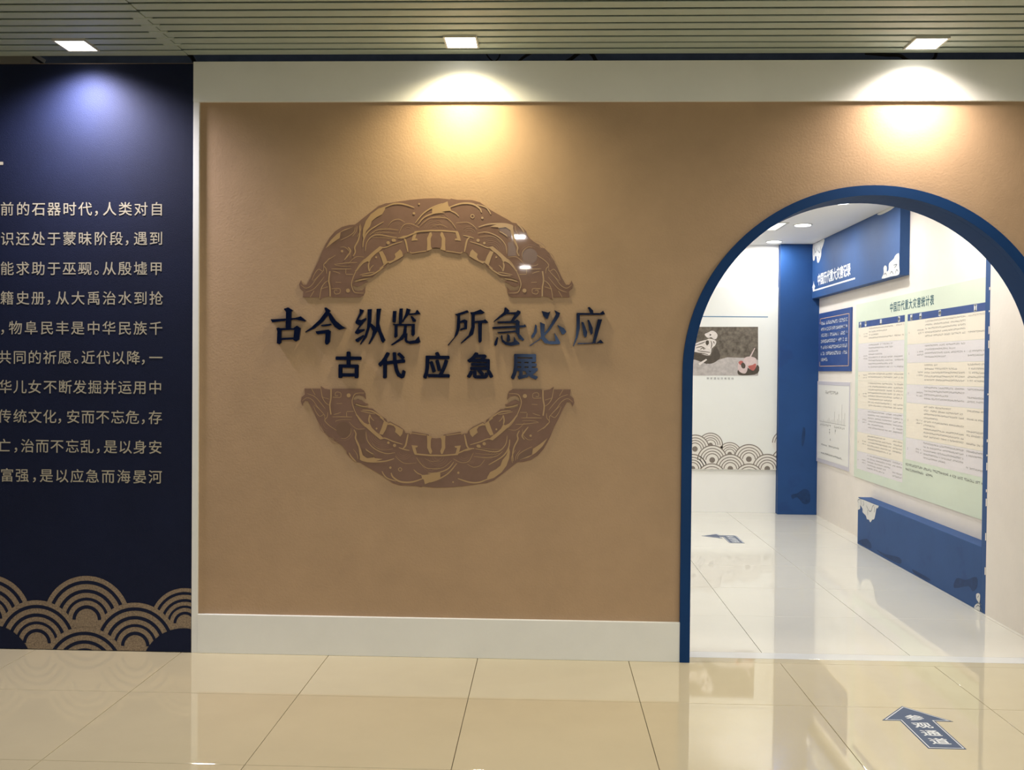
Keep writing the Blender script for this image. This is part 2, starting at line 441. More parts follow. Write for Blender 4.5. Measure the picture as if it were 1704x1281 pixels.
# ================================================================== THINGS
# ---- square wall-wash lamps
lamp_bezel = frame_me(-.085, .085, -.085, .085, -.008, .03, .009)
lamp_diff = box_me((-.076, -.076, -.0055), (.076, .076, .004))
lamp_bezel.materials.append(M['bezel']); lamp_diff.materials.append(M['lamp'])
lamp0 = None
def square_lamp(x, y, label, group='square ceiling downlights along the hall'):
    e = empty('square_downlight', label, 'ceiling light', group, (x, y, ZC-.002))
    for nm, me in (('bezel', lamp_bezel), ('diffuser', lamp_diff)):
        c = bpy.data.objects.new(nm, me); C.objects.link(c); c.parent = e
    return e
washes = [(-2.445, 4.92, 'left', 'square ceiling downlight above the navy text panel'),
          (-.445, 4.89, 'mid', 'square ceiling downlight above the dragon emblem, warm glow'),
          (1.895, 4.93, 'right', 'square ceiling downlight above the arched opening')]
for x, y, k, lab in washes:
    e = square_lamp(x, y, lab)
    L = bpy.data.lights.new('wash_light', 'SPOT'); L.energy = WASH[k][0]; L.color = WASH[k][1]
    L.spot_size = math.radians(150); L.spot_blend = 1.0; L.shadow_soft_size = .07
    lo = bpy.data.objects.new('wash_light', L); C.objects.link(lo); lo.parent = e; lo.location = (0, 0, -.03)
def area(name, parent, size, power, col, z=-.012, shape='SQUARE', spread=180):
    L = bpy.data.lights.new(name, 'AREA'); L.shape = shape; L.size = size; L.energy = power; L.color = col; L.spread = math.radians(spread)
    lo = bpy.data.objects.new(name, L); C.objects.link(lo); lo.parent = parent; lo.location = (0, 0, z); return lo
for y, row in ((1.6, 'first'), (-1.73, 'second'), (-5.2, 'third')):
    for x, col, pw in ((-3.4 if y > -5 else -5.0, 'far left', .3), (-.35, 'middle', .9), (1.65, 'right', 1.25), (3.9, 'far right', 1.3)):
        e = square_lamp(x, y, 'square ceiling downlight in the %s row behind the camera, %s one' % (row, col))
        area('lamp_light', e, .14, HALL_W*pw, HALL_COL)
# ---- round downlights in the room
def cyl_me(r, z0, z1, n=40, r2=None):
    bm = bmesh.new(); bmesh.ops.create_cone(bm, cap_ends=True, segments=n, radius1=r, radius2=r2 or r, depth=z1-z0, matrix=Matrix.Translation((0, 0, (z0+z1)/2))); return mesh_bm(bm)
rd_ring = cyl_me(.084, -.006, .0, r2=.09); rd_ring.materials.append(M['bezel'])
rd_diff = cyl_me(.074, -.009, -.006); rd_diff.materials.append(M['rlamp'])
labs = {0: 'round white ceiling downlight nearest the arch, in front of the blue header', 1: 'round white ceiling downlight in the middle of the row', 2: 'round white ceiling downlight farthest back, beside the blue column'}
for i, (x, y) in enumerate([(2.385, 7.93), (2.395, 9.14), (2.40, 10.30), (2.38, 6.7), (1.0, 6.4), (1.0, 7.93), (1.0, 9.3), (-.6, 6.7), (-.6, 8.6), (2.38, 5.8)]):
    e = empty('round_downlight', labs.get(i, 'round white ceiling downlight of the exhibition room, %s one out of view' % ('first second third fourth fifth sixth seventh'.split()[i-3] if i > 2 else '')), 'ceiling light', 'round ceiling downlights of the exhibition room', (x, y, RC))
    for nm, me in (('trim_ring', rd_ring), ('diffuser', rd_diff)):
        c = bpy.data.objects.new(nm, me); C.objects.link(c); c.parent = e
    area('room_light', e, .14, ROOM_W, ROOM_COL, z=-.012, shape='DISK')
# ---- recessed vent in room ceiling
v = empty('recessed_ceiling_light', 'square recessed white ceiling light well just behind the left of the arch top', 'ceiling light', loc=((VX0+VX1)/2, (VY0+VY1)/2, RC))
child('frame', frame_me(VX0-.02, VX1+.02, VY0-.02, VY1+.02, RC-.006, RC, .02), 'bezel', v)
child('shaft', frame_me(VX0-.012, VX1+.012, VY0-.012, VY1+.012, RC+.081, RC+.26, .012), 'roomceil', v)
child('back_plate', box_me((VX0-.012, VY0-.012, RC+.26), (VX1+.012, VY1+.012, RC+.27)), 'roomceil', v)


area('vent_light', v, .2, 3, (1, 1, 1), z=.25)
# ---- things in the dark gap above the wall
def tube(name, pts, r, ma, label, cat, group=None):
    cu = bpy.data.curves.new(name, 'CURVE'); cu.dimensions = '3D'; cu.bevel_depth = r; cu.bevel_resolution = 3
    s = cu.splines.new('POLY'); P = smooth([tuple(p) for p in pts], 6); s.points.add(len(P)-1)
    for a, p in zip(s.points, P): a.co = (*p, 1)
    o = bpy.data.objects.new(name, cu); C.objects.link(o)
    me = bpy.data.meshes.new_from_object(o.evaluated_get(bpy.context.evaluated_depsgraph_get())); bpy.data.objects.remove(o)
    return tag(link(name, me, ma), label, cat, group)
YG = D+.10
def gp(x, y, Y=YG): return on_y(x, y, Y)
G = 'cables lying on top of the wall'
tube('cable', [gp(905, 80), gp(882, 89), gp(870, 96), gp(862, 103), gp(850, 104)], .008, 'black', 'short slanting black cable above the wall, right of the middle lamp', 'cable', G)
tube('cable', [gp(940, 104), gp(950, 98), gp(962, 89), gp(975, 84), gp(986, 91), gp(993, 102), gp(1003, 105)], .011, 'black', 'thick black cable bent in a hump above the wall centre', 'cable', G)
tube('cable', [gp(806, 80), gp(812, 94), gp(822, 102), gp(830, 96), gp(833, 84)], .004, 'black', 'thin grey cable loop above the wall beside the middle lamp', 'cable', G)
tube('cable', [gp(1440, 88), gp(1475, 91), gp(1497, 92), gp(1508, 99), gp(1525, 104), gp(1545, 103), gp(1555, 96), gp(1558, 86)], .010, 'black', 'black cable hanging in a long loop under the right lamp', 'cable', G)
tube('cable', [gp(55, 95), gp(64, 101), gp(75, 108), gp(84, 111)], .007, 'black', 'black cable by the grey duct above the navy panel', 'cable', G)
tube('cable', [gp(310, 88), gp(318, 93), gp(322, 99), gp(326, 107)], .013, 'black', 'black cable bundle where navy panel meets white fascia', 'cable', G)
a0, a1 = gp(-70, 108), gp(45, 96)
tag(link('duct', solid([[(gp(-70, 118).x, WT-.005), (gp(44, 118).x, WT-.005), (gp(58, 90).x, gp(58, 88).z), (gp(-70, 90).x, gp(-70, 88).z)]], Plane((0, YG, 0), (1, 0, 0), (0, 0, 1), (0, -1, 0)), -.12, 0), 'hall'), 'grey sheet metal duct above the left end of the navy panel', 'duct')
tag(link('beam_1', box_me((-6.2, D+TH+.9, WT-.2), (6.2, D+TH+1.0, ZC+.5)), 'void'), 'dark bulkhead seen through the gap above the wall', kind='structure')

# ---- navy text panel
NP = empty('wall_panel', 'navy printed wall panel with cream Chinese text and a wave border', 'wall panel', loc=(-3.0, D, 0))
XP1 = xl0-.001
child('backing', box_me((-4.6, D-.010, .002), (XP1, D, WT-.006)), 'navy', NP)
npl = Plane((0, D-.010, 0), (1, 0, 0), (0, 0, 1), (0, -1, 0))
def npx(x, y): p = on_y(x, y, D-.010); return (p.x, p.z)
lines = [
 (347.5, 347.5, [('前', 12), ('的', 38.6), ('石', 64.7), ('器', 90), ('时', 116), ('代', 142), ('，', 160), ('人', 182.6), ('类', 208.7), ('对', 234.6), ('自', 261)]),
 (397, 396.5, [('识', 12.5), ('还', 38), ('处', 64), ('于', 90), ('蒙', 116), ('昧', 141.5), ('阶', 168), ('段', 193.5), ('，', 211), ('遇', 234), ('到', 260)]),
 (446.5, 446.5, [('能', 12), ('求', 38), ('助', 64), ('于', 90), ('巫', 115.5), ('觋', 141.5), ('。', 161), ('从', 182), ('殷', 208), ('墟', 234), ('甲', 260)]),
 (495.5, 496, [('籍', 12), ('史', 38), ('册', 63.5), ('，', 81), ('从', 104), ('大', 130), ('禹', 156), ('治', 182), ('水', 208), ('到', 234), ('抢', 260)]),
 (545, 546, [('，', 4), ('物', 26), ('阜', 52), ('民', 78.5), ('丰', 104), ('是', 129.5), ('中', 156), ('华', 181.5), ('民', 208), ('族', 233.5), ('千', 259.5)]),
 (594, 595, [('共', 8), ('同', 33), ('的', 58), ('祈', 83), ('愿', 108), ('。', 127), ('近', 147), ('代', 172), ('以', 197), ('降', 222), ('，', 238), ('一', 259.5)]),
 (643, 644.5, [('华', 9), ('儿', 33.5), ('女', 58), ('不', 83.5), ('断', 108.5), ('发', 133), ('掘', 158), ('并', 183), ('运', 208), ('用', 233), ('中', 258.5)]),
 (692, 694.5, [('传', 8), ('统', 33.5), ('文', 58.5), ('化', 83), ('，', 99), ('安', 122), ('而', 146.5), ('不', 171), ('忘', 196), ('危', 220.5), ('，', 238), ('存', 258.5)]),
 (741, 744, [('亡', 7), ('，', 26), ('治', 46), ('而', 70.5), ('不', 95), ('忘', 120.5), ('乱', 145), ('，', 163), ('是', 184), ('以', 208.5), ('身', 233), ('安', 258.5)]),
 (790, 793.5, [('富', 12), ('强', 37), ('，', 57), ('是', 77.5), ('以', 103), ('应', 128.5), ('急', 154), ('而', 180), ('海', 206), ('晏', 232.5), ('河', 258.5)]),
]
PXM = D/FPX
EM = 24.3*PXM
for yl, yr, chars in lines:
    it = []
    for ch, x in chars:
        y = yl+(yr-yl)*x/270
        u, v_ = npx(x, y)
        if ch in '，。': u += (.5-.21)*EM; v_ = v_ + 0.0*EM
        child('character', text_mesh([(ch, u, v_, EM, EM, .007)], npl, None, .0012), 'cream', NP)
u, v_ = npx(-17, 283); child('character', text_mesh([('言', u, v_-.008, 50*PXM, 50*PXM, .02)], npl, None, .0012), 'cream', NP)
sc = 5.012
circs = [((-100, 495, 375), 1), ((725, 507, 375), 1), ((1545, 537, 300), 1), ((310, 700, 366), 2), ((1130, 725, 370), 2), ((710, 925, 368), 3)]
zb = .004
def cropu(x, y): return npx(x/sc, 930+y/sc)
for (cx, cyv, R), lay in circs:
    uc, vc = cropu(cx, cyv); r = R/sc*PXM
    d = .0006*lay*2
    gold = clipall([disc(uc, vc, r, 64)], -9, XP1-.001, zb, 9)
    wv = child('wave', solid(gold, npl, None, d), 'gold', NP)
    bands = [(.893, .813), (.693, .613), (.507, .440), (.333, .253)]
    for r1, r0 in bands:
        P = clipall(ringpolys(uc, vc, r*r0, r*r1, 0, math.pi, 40), -9, XP1-.001, zb, 9)
        if P: child('ring', solid(P, npl, None, d+.0004), 'navy', wv)
for cx, cyv, R in ((-80, 905, 370), (1535, 935, 366)):
    uc, vc = cropu(cx, cyv); P = clipall([disc(uc, vc, R/sc*PXM, 64)], -9, XP1-.001, zb, 9)
    child('blank_scale', solid(P, npl, None, .0048), 'navy', NP)

# ---- dragon emblem
def eL(x, y): return (480+x/6.404, 310+y/6.404)
def eR(x, y): return (720+x/6.404, 310+y/6.404)
CXP = 726.1
def mir(p): return (2*CXP-p[0], p[1])
right = [(0, 130), (180, 140), (200, 132), (260, 145), (420, 148), (500, 170), (560, 210), (620, 255), (700, 300), (800, 355), (850, 388), (890, 395),
 (930, 418), (960, 440), (1000, 485), (1005, 515), (1040, 560), (1080, 592), (1130, 620), (1150, 655), (1190, 660), (1240, 710), (1290, 790), (1330, 870), (1380, 980), (1420, 1050),
 (1455, 1050), (1475, 1020), (1478, 1000), (1497, 1045), (1488, 1090), (1452, 1120), (1458, 1183), (1280, 1183), (1280, 1212), (1240, 1183), (1165, 1170), (1150, 1183), (850, 1183), (815, 1165), (797, 1130), (793, 1072),
 (825, 1108), (870, 1115), (905, 1108), (925, 1085), (932, 1048), (880, 1073), (835, 1055), (800, 1030), (765, 1018), (795, 1003), (845, 1012), (900, 1032), (915, 1000),
 (850, 980), (720, 970), (640, 900), (575, 858), (560, 815), (535, 832), (430, 780), (385, 745), (370, 712), (310, 705), (295, 728), (120, 695), (110, 662), (38, 655)]
rp = [eR(*p) for p in right[1:]]
leftarc = [(365, 690), (400, 620), (440, 550), (500, 480), (570, 435), (650, 413), (710, 408), (740, 388), (800, 338), (880, 275), (960, 212), (1040, 182), (1100, 176), (1200, 160), (1300, 145), (1450, 132), (1600, 128)]
ml = [mir(p) for p in rp[::-1]]
xa = eL(350, 0)[0]
cut = max(i for i, p in enumerate(ml) if p[0] < xa and p[1] < 470 and p[1] > 405)
sil = ml[:cut+1] + [eL(*p) for p in leftarc] + rp
tw = []  # tan polygons (pixels), closed
def addR(pts, w_, both=False, taper=True):
    q = [eR(*p) for p in pts]
    tw.append(ribbon(q, w_/6.404, taper))
    if both: tw.append(ribbon([mir(p) for p in q], w_/6.404, taper))
def addL(pts, w_): tw.append(ribbon([eL(*p) for p in pts], w_/6.404))
def polR(pts, both=False):
    q = [eR(*p) for p in pts]; tw.append([q])
    if both: tw.append([[mir(p) for p in q]])
def polL(pts): tw.append([[eL(*p) for p in pts]])
def dotR(x, y, r, both=False):
    c = eR(x, y); tw.append([disc(c[0], c[1], r/6.404, 12)])
    if both: c = mir(c); tw.append([disc(c[0], c[1], r/6.404, 12)])
def dotL(x, y, r): c = eL(x, y); tw.append([disc(c[0], c[1], r/6.404, 12)])
B = True
# fret (both sides)
addR([(38, 474), (110, 474), (270, 488)], 16, B, False)
polR([(92, 488), (108, 492), (122, 525), (136, 555), (134, 620), (138, 690), (82, 672), (96, 640), (98, 560), (82, 520)], B)
polR([(245, 488), (275, 490), (290, 535), (302, 582), (235, 575), (243, 558), (262, 556), (250, 515)], B)
addR([(395, 545), (368, 575), (352, 640), (340, 700)], 18, B)
addR([(325, 525), (380, 535), (440, 555)], 12, B)
addR([(400, 590), (500, 620), (590, 655), (640, 642)], 12, B)
polR([(392, 745), (402, 700), (425, 672), (442, 690), (480, 722), (472, 755), (492, 785), (530, 798), (560, 800), (580, 745), (612, 690), (650, 700), (625, 760), (608, 810), (595, 850), (560, 805), (535, 825), (440, 775)], B)
polR([(600, 650), (640, 640), (720, 706), (800, 778), (868, 860), (905, 905), (885, 905), (850, 860), (812, 820), (770, 800), (752, 812), (728, 765), (680, 718), (640, 690)], B)
addR([(145, 690), (220, 700), (300, 712), (315, 698)], 9, B, False)
addR([(600, 860), (650, 900), (730, 945), (830, 955)], 14, B)
addR([(752, 812), (760, 850), (752, 905)], 16, B)
addR([(705, 840), (735, 870), (750, 910)], 8, B)
dotR(678, 757, 10, B); dotR(485, 577, 17, B); dotR(551, 606, 14, B)
addR([(545, 800), (640, 880)], 10, B)
addR([(695, 915), (760, 925), (850, 945)], 9, B)
# mouth & head (both)
addR([(765, 985), (850, 1000), (905, 1018)], 12, B)
addR([(800, 775), (850, 830), (905, 930), (940, 1030), (930, 1090), (900, 1132), (810, 1138)], 9, B)
addR([(1170, 905), (1182, 1000), (1170, 1080), (1168, 1175)], 15, B, False)
addR([(940, 880), (1060, 882), (1155, 880)], 7, B)
addR([(950, 850), (1040, 852), (1110, 840), (1120, 825)], 5, B)
addR([(1150, 1092), (1072, 1090), (1060, 1115), (1068, 1140), (1105, 1148), (1122, 1135), (1120, 1108), (1092, 1108)], 6, B, False)
dotR(978, 1112, 22, B)
addR([(1000, 885), (1002, 930)], 6, B); addR([(925, 940), (1000, 938)], 6, B)
addR([(1060, 930), (1100, 915), (1140, 905)], 6, B); addR([(1050, 1025), (1110, 1022)], 5, B)
addR([(1180, 1000), (1225, 1030), (1258, 1080), (1272, 1140), (1282, 1205)], 8, B)
addR([(1230, 965), (1290, 1040), (1350, 1100), (1430, 1130)], 6, B)
addR([(1250, 915), (1310, 980), (1370, 1060), (1430, 1085), (1480, 1050)], 6, B)
addR([(1205, 930), (1210, 880), (1235, 850), (1228, 825), (1180, 780), (1110, 735)], 8, B)
addR([(1235, 850), (1245, 905), (1290, 885), (1330, 930), (1360, 1000)], 6, B)
addR([(1230, 890), (1300, 965), (1350, 1010)], 5, B)
addR([(1190, 1070), (1270, 1095)], 5, B); addR([(1340, 1115), (1380, 1183)], 6, B)
addR([(855, 420), (852, 500), (870, 580), (905, 650), (900, 700), (922, 745)], 15, B)
addR([(880, 425), (890, 480), (930, 535)], 6, B)
addR([(805, 755), (880, 750), (930, 780), (975, 830)], 5, B)
addR([(955, 760), (960, 700), (1010, 650), (1060, 650)], 5, B)
# right waves
polR([(-5, 238), (60, 200), (120, 180), (160, 163), (170, 210), (192, 232), (198, 262), (120, 268), (60, 280), (-5, 300)])
addR([(180, 225), (300, 186), (420, 188), (500, 235), (522, 282)], 19)
addR([(470, 195), (560, 222), (600, 262), (620, 300)], 13)
addR([(190, 262), (240, 283), (280, 320)], 12)
addR([(490, 435), (600, 405), (760, 400), (850, 418)], 15)
polR([(610, 430), (700, 440), (712, 488), (740, 500), (800, 545), (790, 520), (740, 490), (702, 475), (706, 446), (780, 438), (828, 470), (842, 520), (868, 590), (905, 625), (875, 560), (862, 470), (850, 415), (700, 402)])
addR([(480, 500), (580, 490), (700, 540), (775, 625), (793, 720)], 10)
addR([(500, 540), (640, 532), (730, 600)], 4)
addR([(250, 392), (370, 385), (440, 425), (475, 465)], 6)
addR([(0, 338), (130, 335), (200, 380), (250, 450)], 7)
addR([(0, 420), (90, 410), (160, 440)], 4)
c = eR(425, 320); tw.append(ringpolys(c[0], c[1], 14/6.4, 22/6.4, 0, 2*math.pi, 16))
dotR(530, 338, 13)
addR([(900, 400), (950, 450), (975, 495)], 16)
# left waves
polL([(792, 520), (800, 450), (828, 372), (880, 300), (960, 240), (1040, 213), (1030, 250), (1002, 300), (940, 332), (892, 372), (872, 430), (832, 480), (802, 560)])
addL([(1025, 228), (1120, 190), (1220, 190), (1345, 228)], 17)
polL([(398, 665), (450, 580), (520, 510), (600, 460), (695, 432), (620, 465), (560, 490), (550, 552), (480, 600)])
addL([(715, 440), (700, 490), (640, 535), (560, 575)], 7); addL([(765, 400), (775, 460), (735, 540)], 6)
addL([(795, 650), (808, 560), (870, 470), (1018, 378)], 14)
addL([(822, 690), (838, 600), (900, 530), (980, 518), (1100, 540), (1160, 548)], 11)
addL([(868, 522), (940, 470), (1050, 455), (1175, 467)], 7)
addL([(1060, 432), (1110, 370), (1180, 352), (1245, 385)], 6)
addL([(1180, 505), (1230, 415), (1310, 400), (1395, 440)], 6)
addL([(1170, 550), (1230, 548), (1320, 510), (1400, 482), (1520, 478)], 14)
polL([(1560, 282), (1580, 240), (1660, 182), (1668, 180), (1668, 268), (1600, 285)])
addL([(1355, 392), (1440, 290), (1540, 225), (1640, 185)], 14)
addL([(1388, 405), (1450, 332), (1560, 288), (1665, 282)], 13)
addL([(1410, 420), (1500, 345), (1620, 320)], 5)
addL([(885, 545), (1000, 545), (1130, 565)], 4); addL([(900, 500), (1010, 490), (1160, 500)], 4)
dotL(1065, 603, 18); dotL(1120, 575, 18); dotL(1340, 290, 13); dotL(575, 692, 13); dotL(1395, 190, 10)
addL([(600, 785), (635, 740), (665, 690), (640, 650)], 15)
addL([(395, 825), (430, 780), (460, 765)], 9); addL([(500, 832), (640, 815), (735, 812)], 7)
dk = []
c = eR(1035, 745); dk.append(disc(c[0], c[1], 82/6.404, 24))
dk.append([eL(560, 500), eL(640, 460), eL(708, 420), eL(705, 470), eL(650, 520), eL(560, 552)])
dk.append([eR(705, 440), eR(780, 440), eR(828, 475), eR(842, 540), eR(800, 540), eR(720, 495)])
dk.append([eR(800, 600), eR(850, 590), eR(885, 660), eR(890, 740), eR(800, 745), eR(805, 660)])
pe = []
for (a, b, r0) in ((600, 640, 60), (600, 640, 90), (600, 640, 120)):
    pass
def arcsR(cx, cyv, rs, a0, a1, wdt=4):
    for r in rs:
        pts = [eR(cx+r*math.cos(math.radians(a0+(a1-a0)*i/10)), cyv-r*math.sin(math.radians(a0+(a1-a0)*i/10))) for i in range(11)]
        pe.extend(ribbon(pts, wdt/6.404))
arcsR(620, 700, (80, 100, 120, 140, 158), 5, 120); arcsR(390, 520, (50, 70, 90), 20, 150)
arcsR(20, 470, (40, 65, 90, 110, 180, 200), 10, 170); arcsR(1045, 745, (100, 120), 60, 180)
arcsR(-500, 560, (60, 80, 100, 120), 60, 160); arcsR(-260, 480, (40, 60), 20, 150); arcsR(-330, 440, (30, 45), 20, 150)
arcsR(1200, 800, (50, 75, 100), -10, 80); arcsR(1100, 700, (60, 85, 110), 20, 100)
def emblem(label, rot):
    cu, cv = wpx(726.1, 571)
    e = empty('dragon_emblem', label, 'emblem', loc=(cu, D, cv))
    def T_(polys):
        out = []
        for p in polys:
            q = [wpx(*a) for a in p]
            if rot: q = [(2*cu-a, 2*cv-b) for a, b in q]
            out.append(q)
        return out
    child('plaque', solid(T_([sil]), wallpl, .0005, .006), 'plaque', e)
    child('dark_print', solid(T_(dk), wallpl, None, .0064), 'plaque_dark', e)
    child('fine_arcs', solid(T_(pe), wallpl, None, .0067), 'plaque_edge', e)
    bm = bmesh.new()
    for k, grp in enumerate(tw):
        me = solid(T_(grp), wallpl, None, .0070+k*.000012); bm.from_mesh(me); bpy.data.meshes.remove(me)
    me = bpy.data.meshes.new('m'); bm.to_mesh(me); bm.free()
    child('tan_print', me, 'plaque_light', e)
emblem('plum brown half ring emblem with twin dragon heads, arching above the raised title', False)
emblem('plum brown half ring emblem with twin dragon heads, curving below the raised title', True)

# ---- raised title characters
o1, o2 = (440, 500), (720, 500)
chars = [('古', o1, [[(66,178),(100,178),(300,165),(350,150),(400,190),(385,200),(300,180),(100,205),(82,208)],[(190,80),(232,66),(275,92),(262,110),(255,270),(208,272),(212,110)],[(120,262),(140,256),(168,266),(165,400),(148,414),(125,405),(130,290)],[(150,262),(300,262),(300,278),(150,282)],[(285,258),(315,238),(348,262),(335,370),(305,388),(280,375),(290,280)],[(155,355),(290,348),(290,368),(155,375)]]),
('今', o1, [[(572,72),(590,66),(630,95),(615,130),(560,200),(480,265),(395,303),(392,296),(450,255),(530,180),(585,105)],[(605,125),(630,118),(680,190),(740,240),(778,262),(712,278),(670,250),(625,185)],[(538,235),(555,230),(632,220),(640,232),(615,241),(545,245)],[(490,292),(505,290),(600,278),(610,275),(632,290),(625,390),(605,415),(590,418),(578,400),(585,310),(512,322),(500,315)]]),
('纵', o1, [[(905,80),(945,92),(940,110),(890,180),(920,185),(965,165),(968,180),(910,250),(890,275),(950,270),(950,285),(885,320),(865,312),(860,300),(905,235),(870,220),(865,205),(905,120)],[(865,368),(940,325),(950,335),(890,395),(868,385)],[(980,85),(1020,82),(1015,200),(1000,260),(970,350),(915,418),(908,412),(950,340),(975,260),(980,180)],[(1012,215),(1060,255),(1065,290),(1040,350),(1000,412),(988,412),(1020,340),(1030,290),(1005,240)],[(1065,80),(1108,78),(1102,110),(1092,200),(1090,250),(1070,290),(1045,340),(1030,330),(1045,300),(1060,250)],[(1088,210),(1110,290),(1148,375),(1125,402),(1110,385),(1085,310),(1065,265)]]),
('览', o1, [[(1220,100),(1252,100),(1248,190),(1240,210),(1215,205),(1218,120)],[(1282,78),(1312,76),(1308,190),(1300,220),(1275,220),(1278,110)],[(1348,75),(1385,85),(1370,130),(1330,180),(1315,205),(1305,200),(1335,130)],[(1365,125),(1430,118),(1440,95),(1452,90),(1478,128),(1450,134),(1370,138)],[(1385,150),(1400,148),(1437,185),(1430,205),(1405,200)],[(1235,228),(1262,228),(1262,340),(1240,355),(1232,345)],[(1215,222),(1420,222),(1420,240),(1235,240)],[(1395,225),(1425,222),(1425,320),(1408,338),(1392,325)],[(1325,236),(1350,236),(1345,320),(1310,370),(1215,424),(1198,420),(1280,360),(1315,310)],[(1330,320),(1355,310),(1352,375),(1370,385),(1430,375),(1462,338),(1478,390),(1460,405),(1380,412),(1345,400),(1330,380)]]),
('所', o2, [[(212,130),(235,125),(330,92),(345,112),(262,140),(262,250),(240,320),(150,428),(145,420),(205,350),(228,270),(235,150)],[(262,195),(305,178),(330,192),(326,270),(262,285),(262,268),(300,257),(300,208),(262,213)],[(355,112),(390,110),(455,85),(495,115),(470,128),(400,135),(400,250),(385,320),(275,408),(265,404),(340,330),(368,250),(370,140)],[(396,195),(480,188),(500,178),(528,208),(510,216),(396,212)],[(430,208),(468,208),(465,385),(448,402),(435,390)]]),
('急', o2, [[(680,70),(695,66),(728,98),(700,130),(650,160),(580,203),(577,198),(640,140),(675,110)],[(700,115),(790,110),(805,92),(832,105),(828,125),(770,190),(740,194),(780,130),(690,132)],[(612,200),(780,192),(800,180),(825,200),(820,215),(615,215)],[(562,255),(580,250),(860,235),(870,225),(888,245),(860,255),(600,268),(575,270)],[(610,300),(785,285),(785,300),(625,312)],[(785,195),(822,205),(822,315),(785,310)],[(612,345),(622,352),(610,415),(595,430),(582,420),(590,385)],[(650,325),(660,330),(665,370),(690,390),(730,398),(765,390),(770,340),(790,375),(822,400),(822,415),(740,430),(690,420),(655,390),(645,350)],[(708,315),(728,330),(735,375),(722,390),(700,380)],[(790,308),(830,325),(868,370),(850,382),(815,360)]]),
('必', o2, [[(1030,100),(1090,115),(1112,105),(1090,170),(1075,176),(1045,145)],[(1150,92),(1205,120),(1190,160),(1110,280),(1050,345),(920,432),(915,426),(1000,370),(1090,270),(1140,180),(1165,130)],[(970,225),(985,240),(985,300),(950,355),(932,355),(935,330),(955,300)],[(1015,205),(1060,225),(1055,300),(1062,350),(1100,385),(1160,385),(1150,305),(1175,340),(1205,395),(1200,412),(1120,415),(1060,405),(1025,360),(1018,290)],[(1178,232),(1240,262),(1262,295),(1245,318),(1222,322)]]),
('应', o2, [[(1465,68),(1480,62),(1515,95),(1515,125),(1490,125)],[(1360,118),(1580,120),(1610,98),(1628,130),(1600,137),(1385,137)],[(1358,124),(1390,130),(1390,260),(1370,350),(1330,436),(1325,430),(1350,350),(1358,250)],[(1405,205),(1425,205),(1460,300),(1455,340),(1440,352),(1425,330)],[(1462,185),(1478,185),(1512,260),(1512,310),(1495,325),(1478,280)],[(1560,178),(1600,180),(1535,401),(1508,401)],[(1370,402),(1550,400),(1585,370),(1615,403),(1370,414)]])]
GT = 'raised navy title characters'
for i, (ch, og, polys) in enumerate(chars):
    sub = [[wpx(og[0]+x/5.68, og[1]+y/5.68) for x, y in p] for p in polys]
    bm = bmesh.new()
    for j, s in enumerate(sub):
        me = solid([s], wallpl, 0, .017+.00012*j); bm.from_mesh(me); bpy.data.meshes.remove(me)
    me = bpy.data.meshes.new('m'); bm.to_mesh(me); bm.free()
    tag(link('title_character', me, 'acrylic'), 'large raised glossy navy character %s, %s from the left in the top title row' % (ch, ['first', 'second', 'third', 'fourth', 'fifth', 'sixth', 'seventh', 'eighth'][i]), 'letter', GT)
xs = [580.6, 653, 727, 799.5, 873]; ys = [607, 607.5, 608, 608.5, 609]
for ch, x, y, nth in zip('古代应急展', xs, ys, ['leftmost', 'second', 'middle', 'fourth', 'rightmost']):
    u, v_ = wpx(x, y)
    tag(link('subtitle_character', text_mesh([(ch, u, v_, 45.5*PXM, 45.5*PXM, .030)], wallpl, 0, .015), 'acrylic'), 'small raised navy sans character %s, the %s one in the lower title row' % (ch, nth), 'letter', 'raised navy subtitle characters')

# ---- floor arrows
def arrow(label, outline, inner, textitems, textrot, name='floor_arrow'):
    cx = sum(p[0] for p in outline)/len(outline); cyv = sum(p[1] for p in outline)/len(outline)
    e = empty(name, label, 'floor sticker', loc=(cx, cyv, 0))
    child('sticker', solid([outline], floorpl, .0003, .0010), 'arrow', e)
    def inset(poly, d):
        n = len(poly); out = []
        ar = sum(poly[i][0]*poly[(i+1) % n][1]-poly[(i+1) % n][0]*poly[i][1] for i in range(n)); sg = 1 if ar > 0 else -1
        for i in range(n):
            a, b, c_ = Vector(poly[i-1]), Vector(poly[i]), Vector(poly[(i+1) % n])
            n1 = Vector((-(b-a).y, (b-a).x)).normalized()*sg; n2 = Vector((-(c_-b).y, (c_-b).x)).normalized()*sg
            m_ = (n1+n2); m_ = m_/max(m_.length_squared/2, .35); out.append((b.x+m_.x*d, b.y+m_.y*d))
        return out
    i1, i2 = inset(outline, inner), inset(outline, inner*1.75)
    n = len(i1); quads = [[i1[k], i1[(k+1) % n], i2[(k+1) % n], i2[k]] for k in range(n)]
    child('outline', solid([i1+[i1[0]]+[i2[0]]+i2[::-1]], floorpl, None, .0014), 'vinyl', e)
    (ou, ov), up, em = textrot
    upv = Vector(up).normalized(); rt = Vector((upv.y, -upv.x))
    pl = Plane((ou, ov, 0), (rt.x, rt.y, 0), (upv.x, upv.y, 0), (0, 0, 1))
    for k, ch in enumerate(textitems): child('character', text_mesh([(ch, 0, -k*em[1], em[0], em[2], .022)], pl, None, .0014), 'vinyl', e)
A1 = [(1.655, 4.475), (1.499, 4.286), (1.577, 4.286), (1.577, 3.972), (1.731, 3.972), (1.731, 4.287), (1.809, 4.288)]
arrow('slate blue floor arrow sticker with white characters, in front of the arch', A1, .006, '参观通道', ((1.654, 4.325), (0, 1), (.082, .091, .070)), )
